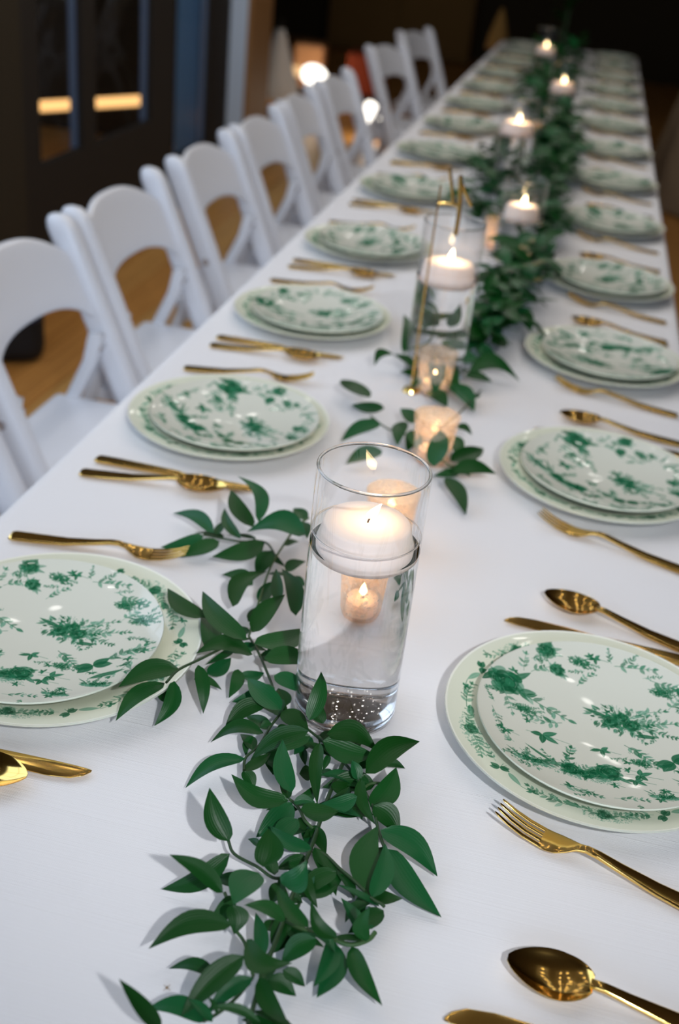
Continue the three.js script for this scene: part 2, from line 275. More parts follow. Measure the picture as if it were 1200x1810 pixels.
// ------------------------------------------------------------------ room
const floorGroup = structGroup('floor');
struct('subfloor', box(9.2, 0.1, 17.2, 0.6, -0.07, -4.7), darkWood, floorGroup);
{ // planks run along the room; those near the chairs are pieces of their own, the rest one joined part
  const W = 0.145, far = [];
  for (let i = 0; i < 61; i++) {
    const x = -4.0 + i * W + W / 2;
    let z = 3.4 - rnd() * 1.2;
    while (z > -13) {
      const l = rr(1.1, 1.9), geo = box(W - 0.003, 0.02, l - 0.003, x, -0.01, z - l / 2), p = geo.attributes.position, uv = geo.attributes.uv, ou = rnd(), ov = rnd();
      for (let k = 0; k < p.count; k++) uv.setXY(k, p.getZ(k) * 0.55 + ou, p.getX(k) * 1.1 + ov);
      if (x > -2.0 && x < -0.45 && z < -0.8 && z - l > -7.6) struct('plank', geo, floorMats[Math.floor(rnd() * 4)], floorGroup); else far.push(geo);
      z -= l;
    }
  }
  struct('plank_field', merge(far), floorMats[1], floorGroup).userData.kind = 'stuff';
}
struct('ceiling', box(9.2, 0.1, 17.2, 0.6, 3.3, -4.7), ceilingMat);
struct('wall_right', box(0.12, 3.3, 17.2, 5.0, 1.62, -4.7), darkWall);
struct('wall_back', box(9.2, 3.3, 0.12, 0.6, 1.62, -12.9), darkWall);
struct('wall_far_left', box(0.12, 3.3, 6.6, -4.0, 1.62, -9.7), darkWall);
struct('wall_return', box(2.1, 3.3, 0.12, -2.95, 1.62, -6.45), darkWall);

// left wall: lit windows nearest the camera, then glazed doors, then the white post
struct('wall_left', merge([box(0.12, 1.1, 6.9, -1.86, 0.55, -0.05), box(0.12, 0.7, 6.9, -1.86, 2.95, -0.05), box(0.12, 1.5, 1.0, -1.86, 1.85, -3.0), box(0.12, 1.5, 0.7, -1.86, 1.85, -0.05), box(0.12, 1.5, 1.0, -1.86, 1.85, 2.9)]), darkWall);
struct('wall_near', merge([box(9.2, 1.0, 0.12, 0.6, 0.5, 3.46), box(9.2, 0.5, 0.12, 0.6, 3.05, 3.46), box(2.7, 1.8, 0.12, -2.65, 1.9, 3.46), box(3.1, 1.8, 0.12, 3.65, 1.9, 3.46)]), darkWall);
for (const w of WINDOWS) {
  const g = structGroup('window'); g.position.set(...w.at); g.rotation.y = Math.atan2(w.face[0], w.face[2]);
  const glow = std({ color: '#000000', emissive: DAY, emissiveIntensity: w.L, roughness: 1 });
  struct('window_pane', box(w.w, w.h, 0.01, 0, 0, -0.05), glow, g);
  const bars = [[w.w, 0.06, 0, w.h / 2], [w.w, 0.06, 0, -w.h / 2], [w.w, 0.035, 0, 0]].map(([a, b, x, y]) => box(a, b, 0.05, x, y, -0.035));
  for (let i = 0; i <= 3; i++) bars.push(box(i % 3 ? 0.035 : 0.07, w.h, 0.05, -w.w / 2 + w.w * i / 3, 0, -0.035));
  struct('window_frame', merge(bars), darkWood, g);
  const l = new THREE.RectAreaLight(DAY, w.L, w.w * 0.96, w.h * 0.96); l.name = 'window_light';
  l.position.set(w.at[0] + w.face[0] * 0.03, w.at[1], w.at[2] + w.face[2] * 0.03);
  l.lookAt(l.position.x + w.face[0], w.at[1], l.position.z + w.face[2]); scene.add(l);
}
const jambSkyBlue = std({ color: '#5d6b82', roughness: 0.6 });  // blue sky light on the jambs is put into this colour
{
  const stile = (d, z0, z1) => { struct('stile', box(0.022, 2.1, z0 - z1, -1.811, 1.05, (z0 + z1) / 2), darkWood, d); struct('jamb', box(0.03, 2.1, z0 - z1 - 0.004, -1.837, 1.05, (z0 + z1) / 2), jambSkyBlue, d); };
  const d1 = structGroup('door');
  stile(d1, -3.5, -3.62); stile(d1, -3.965, -4.085); stile(d1, -4.66, -4.80);
  for (const [z0, z1] of [[-3.62, -3.965], [-4.085, -4.66]]) { struct('rail', box(0.03, 0.46, z0 - z1, -1.815, 0.23, (z0 + z1) / 2), darkWood, d1); struct('pane', box(0.006, 1.66, z0 - z1 + 0.01, -1.822, 1.28, (z0 + z1) / 2), paneMat, d1); }
  struct('rail', box(0.1, 1.2, 1.3, -1.85, 2.7, -4.15), darkWood, d1);
  const d2 = structGroup('door');
  stile(d2, -4.80, -4.94); stile(d2, -5.43, -5.73);
  struct('rail', box(0.03, 0.25, 0.49, -1.815, 0.125, -5.185), darkWood, d2); struct('pane', box(0.006, 1.86, 0.5, -1.822, 1.18, -5.185), paneMat, d2);
  struct('rail', box(0.1, 1.2, 0.93, -1.85, 2.7, -5.265), darkWood, d2);
}
struct('wall_post', box(0.21, 3.25, 0.36, -1.825, 1.625, -5.94, 0.004), postDuskBlue);
struct('warm_lit_side', box(0.022, 3.25, 0.39, -1.709, 1.625, -5.955, 0.003), std({ color: '#94693a', roughness: 0.6 }));  // added tan face: warm light on this side of the white post
struct('wall_stub', box(0.12, 3.3, 0.31, -1.86, 1.65, -6.30), darkWall);
// outside, seen through the door glass
struct('patio', box(6, 0.1, 9, -5.0, -0.1, -5.2), std({ color: '#8d97ad', roughness: 0.9 }));
struct('garden_hedge', box(0.6, 2.6, 9, -7.2, 1.25, -6.5), std({ color: '#1a1a0c', roughness: 1 }));
{
  const t = thing('strip_lamp', 'long low strip lamp glowing warm outside the glazed doors', 'lamp', [-2.62, 0, -5.57], Math.atan2(0.52, 0.30));
  part('lamp_rail', box(1.5, 0.02, 0.05, -0.18, 0.262, 0), darkWood, t); for (const x of [-0.85, 0.5]) part('lamp_leg', box(0.03, 0.29, 0.03, x, 0.105, 0), darkWood, t);
  part('lamp_tube', new THREE.CapsuleGeometry(0.027, 1.44, 4, 10).rotateZ(Math.PI / 2).translate(-0.18, 0.30, 0), std({ color: '#000000', emissive: new THREE.Color(1.0, 0.55, 0.2), emissiveIntensity: 1.5 }), t);
  const l = new THREE.PointLight(new THREE.Color(1, 0.6, 0.25), 0.006); l.name = 'strip_lamp_light'; l.position.set(0, 0.36, 0.0); t.add(l);
}
const duskGlowBlue = std({ color: '#7ea9cc', roughness: 0.8 });  // boards added in blue to stand for dusk glow through the pane
{
  const t = thing('dusk_glow_boards', 'pale blue boards added outside for the dusk glow behind the narrow door pane', 'screen', [-2.06, -0.05, -5.98], 0.34);
  for (let i = 0; i < 2; i++) part('board', box(i ? 0.045 : 0.12, 1.9, 0.03, i ? 0.065 : -0.045, 0.95, 0), duskGlowBlue, t);
  part('board_post', box(0.02, 1.95, 0.03, 0.03, 0.97, -0.03), darkWood, t);
}

// ------------------------------------------------------------------ tablecloth over the joined tables
const X0 = -0.535, X1 = 0.2513, Z0 = -7.02, Z1 = 0.35;
{
  const pos = [], uv = [], idx = [], prof = [[-0.012, 0], [-0.006, -0.0006], [-0.002, -0.003], [0.0, -0.008], [0.001, -0.02], [0.004, -0.1], [0.008, -0.25], [0.012, -0.42], [0.015, -0.58], [0.017, -0.71]];
  const path = [], R = 0.05;
  const run = (ax, az, bx, bz, n) => { for (let i = 0; i < n; i++) path.push([ax + (bx - ax) * i / n, az + (bz - az) * i / n]); };
  const arc = (cx, cz, a) => { for (let i = 0; i < 6; i++) { const t = a + i / 6 * Math.PI / 2; path.push([cx + R * Math.cos(t), cz + R * Math.sin(t)]); } };
  run(X1, Z0 + R, X1, Z1 - R, 220); arc(X1 - R, Z1 - R, 0); run(X1 - R, Z1, X0 + R, Z1, 26); arc(X0 + R, Z1 - R, Math.PI / 2);
  run(X0, Z1 - R, X0, Z0 + R, 220); arc(X0 + R, Z0 + R, Math.PI); run(X0 + R, Z0, X1 - R, Z0, 26); arc(X1 - R, Z0 + R, 1.5 * Math.PI);
  const n = path.length; let s = 0; const len = path.map((p, i) => { if (i) s += Math.hypot(p[0] - path[i - 1][0], p[1] - path[i - 1][1]); return s; });
  for (const [o, y] of prof) path.forEach(([x, z], i) => {
    const a = path[(i + n - 1) % n], b = path[(i + 1) % n], tx = b[0] - a[0], tz = b[1] - a[1], l = Math.hypot(tx, tz), nx = tz / l * -1, nz = tx / l;
    const f = Math.min(1, -y / 0.5), fold = f * 0.011 * (Math.sin(len[i] * 31) + 0.7 * Math.sin(len[i] * 17.3 + 1)), d = o + fold;
    pos.push(x - nx * d * -1 * -1, TOP + y, z - nz * d * -1 * -1); uv.push(len[i], y);
  });
  for (let k = 0; k < prof.length - 1; k++) for (let i = 0; i < n; i++) { const a = k * n + i, b = k * n + (i + 1) % n, c = a + n, d = b + n; idx.push(a, c, b, b, c, d); }
  // flat top inside the first ring
  const c0 = pos.length / 3; pos.push((X0 + X1) / 2, TOP, (Z0 + Z1) / 2); uv.push(0, 0);
  const skirt = new THREE.BufferGeometry(); skirt.setAttribute('position', new THREE.Float32BufferAttribute(pos, 3)); skirt.setAttribute('uv', new THREE.Float32BufferAttribute(uv, 2)); skirt.setIndex(idx); skirt.computeVertexNormals();
  const shape = new THREE.Shape(path.map(([x, z], i) => new THREE.Vector2(pos[i * 3], -pos[i * 3 + 2]))), top = new THREE.ShapeGeometry(shape).rotateX(-Math.PI / 2).translate(0, TOP, 0);
  const tp = top.attributes.position, tu = top.attributes.uv;
  for (let i = 0; i < tp.count; i++) tu.setXY(i, tp.getX(i) + 3, -tp.getZ(i));
  single('tablecloth', merge([skirt, top]), clothMat, 'long white linen tablecloth covering the joined dining tables to the floor', 'tablecloth');
}

// ------------------------------------------------------------------ white folding chairs
const postX = (y) => -0.035 - (y - 0.45) * (y > 0.45 ? 0.415 : 0.36);
function post(side) {
  const rings = [], ys = [0, 0.02, 0.15, 0.3, 0.4, 0.45, 0.5, 0.56, 0.64, 0.72, 0.772, 0.787, 0.796, 0.800], k = [0.8, 1, 1, 1, 1, 1, 1, 1, 1, 1, 1, 0.86, 0.6, 0.2];
  ys.forEach((y, i) => { const r = []; for (let j = 0; j < 14; j++) { const a = j / 14 * 6.2832, c = Math.cos(a), s = Math.sin(a); r.push([postX(y) + 0.030 * k[i] * Math.sign(c) * Math.abs(c) ** 0.7, y, side * 0.205 + 0.0225 * k[i] * Math.sign(s) * Math.abs(s) ** 0.7]); } rings.push(r); });
  return loft(rings);
}
function rearLeg(side) {
  const rings = [];
  for (const [x, y] of [[-0.088, 0.585], [-0.100, 0.53], [-0.150, 0.42], [-0.215, 0.25], [-0.285, 0.0]]) { const r = []; for (let j = 0; j < 12; j++) { const a = j / 12 * 6.2832, c = Math.cos(a), s = Math.sin(a); r.push([x + 0.016 * Math.sign(c) * Math.abs(c) ** 0.7, y, side * 0.170 + 0.012 * Math.sign(s) * Math.abs(s) ** 0.7]); } rings.push(r); }
  return loft(rings);
}
const backPanel = (() => {
  const rings = [];
  for (let i = 0; i <= 24; i++) {
    const s = -1 + i / 12, z = s * 0.196, hi = 0.725 + 0.060 * (1 - Math.abs(s) ** 2.8), lo = 0.585 + 0.068 * Math.sqrt(Math.max(0, 1 - Math.abs(s) ** 3)), cy = (hi + lo) / 2, h = (hi - lo) / 2, r = [];
    for (let j = 0; j < 20; j++) { const a = j / 20 * 6.2832, c = Math.cos(a), t = Math.sin(a), y = cy + h * Math.sign(t) * Math.abs(t) ** 0.5; r.push([postX(y) - 0.026 * (1 - s * s) + 0.0095 * Math.sign(c) * Math.abs(c) ** 0.5, y, z]); }
    rings.push(r);
  }
  return loft(rings);
})();
const CHAIR = 'white folding chair ';
function makeChair(label, pos, turn) {
  const t = thing('folding_chair', label, 'chair', pos, turn, undefined);
  for (const s of [-1, 1]) part('post', post(s), resin, t);
  part('back_panel', backPanel, resin, t);
  const seat = part('seat', box(0.36, 0.036, 0.35, 0.0, 0.428, 0, 0.014), resin, t);
  for (const s of [-1, 1]) part('seat_rail', box(0.34, 0.03, 0.014, 0.0, 0.40, s * 0.170), resin, seat);
  for (const s of [-1, 1]) { part('rear_leg', rearLeg(s), resin, t); part('pivot_bolt', new THREE.CylinderGeometry(0.009, 0.011, 0.066, 14).rotateX(Math.PI / 2).translate(postX(0.56) - 0.002, 0.56, s * 0.196), boltMat, t); }
  part('stretcher', box(0.02, 0.03, 0.34, -0.235, 0.18, 0, 0.006), resin, t); part('stretcher', box(0.02, 0.03, 0.40, postX(0.16), 0.16, 0, 0.006), resin, t);
  return t;
}
const chairSpots = [[-0.75, -1.24, 0.02, 'nearest the camera, cut by the left edge of the picture'], [-0.75, -1.725, 0, 'second from the near end, with floor showing through its back'], [-0.75, -2.20, 0, 'third from the near end, the whole back arch in view'], [-0.75, -2.76, 0.01, 'fourth from the near end, in front of the white wall post'],
  [-0.75, -3.25, 0, 'fifth from the near end, just past the white wall post'], [-0.76, -3.76, 0.03, 'sixth from the near end, below the brighter glowing lantern'], [-0.76, -4.30, -0.03, 'seventh from the near end, beside the gap in the row'], [-0.80, -5.55, -0.2, 'second from the far end, its front turned slightly toward the camera'], [-0.80, -6.4, -0.22, 'at the far end of the row, angled to the table']];
let chair0;
for (const [x, z, a, which] of chairSpots) { if (!chair0) chair0 = makeChair(CHAIR + which, [x, 0, z], a); else copyOf(chair0, CHAIR + which, [x, 0, z], a); }

// ------------------------------------------------------------------ place settings
const ORD = ['first', 'second', 'third', 'fourth', 'fifth', 'sixth', 'seventh', 'eighth', 'ninth', 'tenth', 'eleventh', 'twelfth', 'thirteenth'];
const LZ = [-0.747, -1.262, -1.717, -2.189, -2.739, -3.262, -3.776, -4.28, -4.78, -5.28, -5.78, -6.28, -6.72], RZ = [-0.787, -1.297, -1.743, -2.195, -2.70, -3.20, -3.71, -4.21, -4.71, -5.21, -5.71, -6.21, -6.68];
let dinner0, salad0;
function setting(side, i, px, pz, sx, sz, turn) {
  const where = ` at ${ORD[i]} setting from the near end, ${side === 'L' ? 'chair side' : 'bare side'}`;
  const dl = 'cream dinner plate under a smaller one' + where, sl = 'green floral top plate' + where;
  if (!dinner0) dinner0 = makePlate('dinner_plate', dl, dinnerTop, dinnerMat, dinnerUnder, [px, TOP + 0.001, pz], turn); else copyOf(dinner0, dl, [px, TOP + 0.001, pz], turn);
  if (!salad0) salad0 = makePlate('salad_plate', sl, saladTop, saladMat, saladUnder, [sx, TOP + 0.0075, sz], turn); else copyOf(salad0, sl, [sx, TOP + 0.0075, sz], turn);
}
const at = (what, i, side) => `gold ${what} at ${ORD[i]} setting from the near end, ${side === 'L' ? 'chair side' : 'bare side'}`;
LZ.forEach((z, i) => {
  const turn = i === 0 ? 0 : rr(0, 6.28), j = () => rr(-0.008, 0.008);
  setting('L', i, -0.3725, z, -0.3725 + (i ? 0.009 : -0.012), z + 0.006, turn);
  const f = { 0: [[-0.5014, -0.9044], [-0.3105, -0.9262]], 1: [[-0.4871, -1.4224], [-0.3055, -1.4553]] }[i] ?? [[-0.49, z - 0.172 + j()], [-0.305, z - 0.195 + j()]];
  const k = { 0: [[-0.48, -0.597], [-0.2756, -0.6001]], 1: [[-0.49, -1.1032], [-0.2866, -1.1034]] }[i] ?? [[-0.49, z + 0.156 + j()], [-0.286, z + 0.152 + j()]];
  const s = { 0: [[-0.49, -0.566], [-0.317, -0.578]], 1: [[-0.4873, -1.0648], [-0.3199, -1.0862]] }[i] ?? [[-0.487, z + 0.196 + j()], [-0.315, z + 0.176 + j()]];
  cutlery('fork', at('fork', i, 'L'), ...f); cutlery('knife', at('knife', i, 'L'), ...k); cutlery('spoon', at('spoon', i, 'L'), ...s);
});
RZ.forEach((z, i) => {
  const turn = i === 0 ? 0 : rr(0, 6.28), j = () => rr(-0.008, 0.008);
  setting('R', i, 0.1129, z, 0.1129 + 0.006, z + 0.003, turn);
  const f = { 0: [[0.1809, -0.6159], [0.0417, -0.6581]], 1: [[0.2047, -1.1123], [0.0433, -1.1648]], 2: [[0.2269, -1.5732], [0.0395, -1.6143]] }[i] ?? [[0.22, z + 0.17 + j()], [0.041, z + 0.132 + j()]];
  const k = { 0: [[0.1965, -0.9306], [0.0233, -0.9429]], 1: [[0.2209, -1.430], [0.0196, -1.4349]] }[i] ?? [[0.22, z - 0.142 + j()], [0.02, z - 0.148 + j()]];
  const s = { 0: [[0.1972, -0.9547], [0.0594, -0.9981]], 1: [[0.2218, -1.4688], [0.053, -1.4949]] }[i] ?? [[0.222, z - 0.172 + j()], [0.053, z - 0.200 + j()]];
  cutlery('fork', at('fork', i, 'R'), ...f); cutlery('knife', at('knife', i, 'R'), ...k); cutlery('spoon', at('spoon', i, 'R'), ...s);
});
cutlery('spoon', 'gold spoon in the bottom right corner, nearest the camera', [0.1759, -0.5098], [0.0612, -0.523]);
cutlery('knife', 'gold knife cut by the bottom edge, nearest the camera', [0.226, -0.468], [0.0263, -0.4737]);

// ------------------------------------------------------------------ candles
const FLAME_R = 0.0042;
function flameGeo(h, lean = 0) {
  const g = lathe([[0.0002, 0], [0.0022, 0.001], [FLAME_R, h * 0.28], [FLAME_R * 0.82, h * 0.5], [FLAME_R * 0.42, h * 0.78], [0.0002, h]], 16), p = g.attributes.position;
  for (let i = 0; i < p.count; i++) p.setX(i, p.getX(i) + lean * p.getY(i) ** 1.3 / h ** 0.3);
  g.computeVertexNormals(); return g;
}
function addFlame(parent, y, h, lean, cd) {
  part('wick', tube([V(0, y - 0.003, 0), V(0.0005, y + 0.002, 0.0002), V(0.002, y + 0.005, 0)], 0.0008, 8, 6), wickMat, parent);
  const f = part('flame', flameGeo(h, lean).translate(0.001, y + 0.004, 0), flameMat, parent); f.castShadow = false;
  const l = new THREE.PointLight(FLAME, cd); l.name = 'flame_light'; l.position.set(0.001 + lean * 0.35 * h, y + 0.004 + h * 0.35, 0); l.castShadow = true; l.shadow.radius = 0.15; parent.add(l);
}
function vase(label, cLabel, x, z, H, level, Rc, opts = {}) {
  const R = 0.0455, Ri = 0.0428, t = thing('cylinder_vase', label, 'vase', [x, TOP + 0.0005, z]);
  part('glass_wall', lathe([[R, 0.002], [R, 0.04], [R, H * 0.5], [R, H - 0.002]], 96), glassMat, t);
  part('inner_wall', lathe([[Ri, H - 0.002], [Ri, (H + level) / 2], [Ri, level + 0.0005]], 96), glassMat, t);
  part('rim', new THREE.TorusGeometry((R + Ri) / 2, 0.0013, 12, 96).rotateX(Math.PI / 2).translate(0, H - 0.001, 0), solidGlass, t);
  part('thick_base', lathe([[0.0001, 0.0003], [R - 0.004, 0.0003], [R - 0.0008, 0.003], [R - 0.0004, 0.008], [R - 0.001, 0.0115], [0.0001, 0.0115]], 96), solidGlass, t);
  part('water', lathe([[0.0001, 0.011], [R - 0.001, 0.011], [R - 0.0005, 0.013], [R - 0.0005, level * 0.5], [R - 0.0005, level - 0.0125]], 96), waterMat, t);
  part('water_surface', lathe([[R - 0.0006, level + 0.0006], [R - 0.0016, level - 0.0004], [R - 0.0035, level - 0.0009], [Rc - 0.002, level - 0.0009]], 96), surfaceMat, t);
  part('waterline', new THREE.TorusGeometry(R - 0.0014, 0.0007, 8, 96).rotateX(Math.PI / 2).translate(0, level, 0), waterMat, t);
  const c = thing('floating_candle', cLabel, 'candle', [x + (opts.dx ?? 0), TOP + level - 0.022, z + (opts.dz ?? 0)]);
  part('wax_body', lathe([[0.0001, -0.002], [Rc * 0.8, -0.002], [Rc * 0.98, 0.001], [Rc * 1.09, 0.006], [Rc * 1.10, 0.012], [Rc * 1.05, 0.018], [Rc, 0.0235], [Rc * 0.985, 0.0285], [Rc * 0.93, 0.0306], [Rc * 0.6, 0.0316], [Rc * 0.3, 0.0306], [0.0001, 0.0300]], 64), waxMat, c);
  addFlame(c, 0.030, opts.flame ?? 0.017, opts.lean ?? 0.1, opts.cd ?? 0.011);
}
vase('clear cylinder vase of water in the foreground, largest in the picture', 'white floating candle in the foreground vase of water', -0.1033, -0.7543, 0.2386, 0.1813, 0.0365, { lean: 0.55, flame: 0.015, cd: 0.004 });
vase('clear cylinder vase beside the thin gold stand, second from the camera', 'lit floating candle in the vase beside the gold stand', -0.145, -1.575, 0.236, 0.168, 0.037);
vase('shorter clear cylinder vase, third from the camera beside a small votive', 'lit floating candle in the short third vase', -0.080, -2.30, 0.165, 0.105, 0.033);
vase('clear cylinder vase left of the garland, fourth from the camera', 'lit floating candle in the fourth vase, left of the garland', -0.149, -2.90, 0.238, 0.172, 0.037);
vase('clear cylinder vase in the blurred distance, fifth from the camera', 'lit floating candle in the fifth vase, in the blurred distance', -0.078, -4.0, 0.236, 0.150, 0.037);
vase('clear cylinder vase near the far table end, last of the row', 'lit floating candle in the last vase of the row', -0.20, -5.1, 0.236, 0.155, 0.037);
let votive0;
function votive(label, x, z, cd = 0.004) {
  if (votive0) return copyOf(votive0, label, [x, TOP + 0.0005, z], rr(0, 6));
  const t = thing('votive_holder', label, 'candle holder', [x, TOP + 0.0005, z]);
  part('mercury_glass_cup', lathe([[0.0001, 0.001], [0.018, 0.0], [0.0225, 0.002], [0.0245, 0.008], [0.0255, 0.025], [0.0275, 0.05], [0.0298, 0.064]], 48), mercuryMat, t);
  const k = part('tealight', lathe([[0.0001, 0.003], [0.0172, 0.003], [0.018, 0.004], [0.018, 0.017], [0.0168, 0.0175], [0.0001, 0.0168]], 32), waxMat, t);
  addFlame(k, 0.017, 0.014, 0, cd); votive0 = t; return t;
}
votive('gold mercury glass votive close behind the foreground vase, seen through its water', -0.133, -0.93);
votive('amber glass votive seen through the dry rim of the foreground vase', -0.1195, -1.05);
votive('gold mercury glass votive among leaves past the foreground vase', -0.1035, -1.277);
votive('gold mercury glass votive at the foot of the second vase', -0.135, -1.505);
votive('small lit votive left of the short third vase', -0.125, -2.36);
votive('small lit votive between the fourth and fifth vases', -0.145, -3.72);
votive('small lit votive near the far end of the table', -0.165, -5.45);

// gold stand with a cut-out top beside the second vase
{
  const t = thing('gold_stand', 'thin gold stand with a branching cut-out top beside the second vase', 'table stand', [-0.166, TOP + 0.0005, -1.495], 0.25);
  part('base', new THREE.CylinderGeometry(0.011, 0.013, 0.004, 32).translate(0, 0.002, 0), goldMat, t);
  part('rod', tube([V(0, 0.002, 0), V(0, 0.15, 0), V(0.001, 0.30, 0)], 0.0013, 12, 8), goldMat, t);
  part('crossbar', tube([V(0.001, 0.276, 0), V(0.016, 0.277, 0), V(0.032, 0.275, 0)], 0.0022, 8, 8), goldMat, t);
  part('prong', tube([V(0.031, 0.235, 0), V(0.031, 0.27, 0), V(0.026, 0.315, 0)], 0.0030, 12, 8), goldMat, t);
  part('prong', tube([V(0.022, 0.276, 0), V(0.016, 0.300, 0), V(0.010, 0.322, 0)], 0.0022, 12, 8), goldMat, t);
  part('prong', tube([V(0.029, 0.305, 0), V(0.038, 0.290, 0), V(0.047, 0.276, 0)], 0.0022, 12, 8), goldMat, t);
}

// ------------------------------------------------------------------ greenery
function leafGeo(B, T, w, curve, rollDeg, cup = 0.25, arch = 0.06) {
  const ax = T.clone().sub(B), L = ax.length(); ax.normalize();
  const up = V(0, 1, 0).addScaledVector(ax, -ax.y).normalize(), side0 = V(0, 0, 0).crossVectors(ax, up), a = THREE.MathUtils.degToRad(rollDeg);
  const n = up.clone().multiplyScalar(Math.cos(a)).addScaledVector(side0, Math.sin(a)), s = V(0, 0, 0).crossVectors(ax, n);
  const N = 11, M = 6, pos = [], uv = [], idx = [], tmp = V(0, 0, 0);
  for (let i = 0; i <= N; i++) {
    const t = i / N, f = Math.pow(t, 0.62) * Math.pow(1 - t, 1.02) / 0.3375, hw = w * 0.56 * Math.max(f, 0.012);
    for (let j = 0; j <= M; j++) {
      const u = -1 + 2 * j / M, lat = curve * L * (Math.sin(Math.PI * t) - 0.35 * t * t + 0.35 * t * t * t) + u * hw;
      tmp.copy(B).addScaledVector(ax, t * L).addScaledVector(s, lat).addScaledVector(n, arch * L * Math.sin(Math.PI * t) + 0.6 * cup * hw * (u * u - 0.3) + 0.0004 * (j === M / 2 ? -1 : 0));
      if (tmp.y < TOP + 0.0012) tmp.y = TOP + 0.0012;
      pos.push(tmp.x, tmp.y, tmp.z); uv.push(t, j / M);
    }
  }
  for (let i = 0; i < N; i++) for (let j = 0; j < M; j++) { const p = i * (M + 1) + j, q = p + M + 1; idx.push(p, p + 1, q, p + 1, q + 1, q); }
  const g = new THREE.BufferGeometry(); g.setAttribute('position', new THREE.Float32BufferAttribute(pos, 3)); g.setAttribute('uv', new THREE.Float32BufferAttribute(uv, 2)); g.setIndex(idx); g.computeVertexNormals(); return g;
}
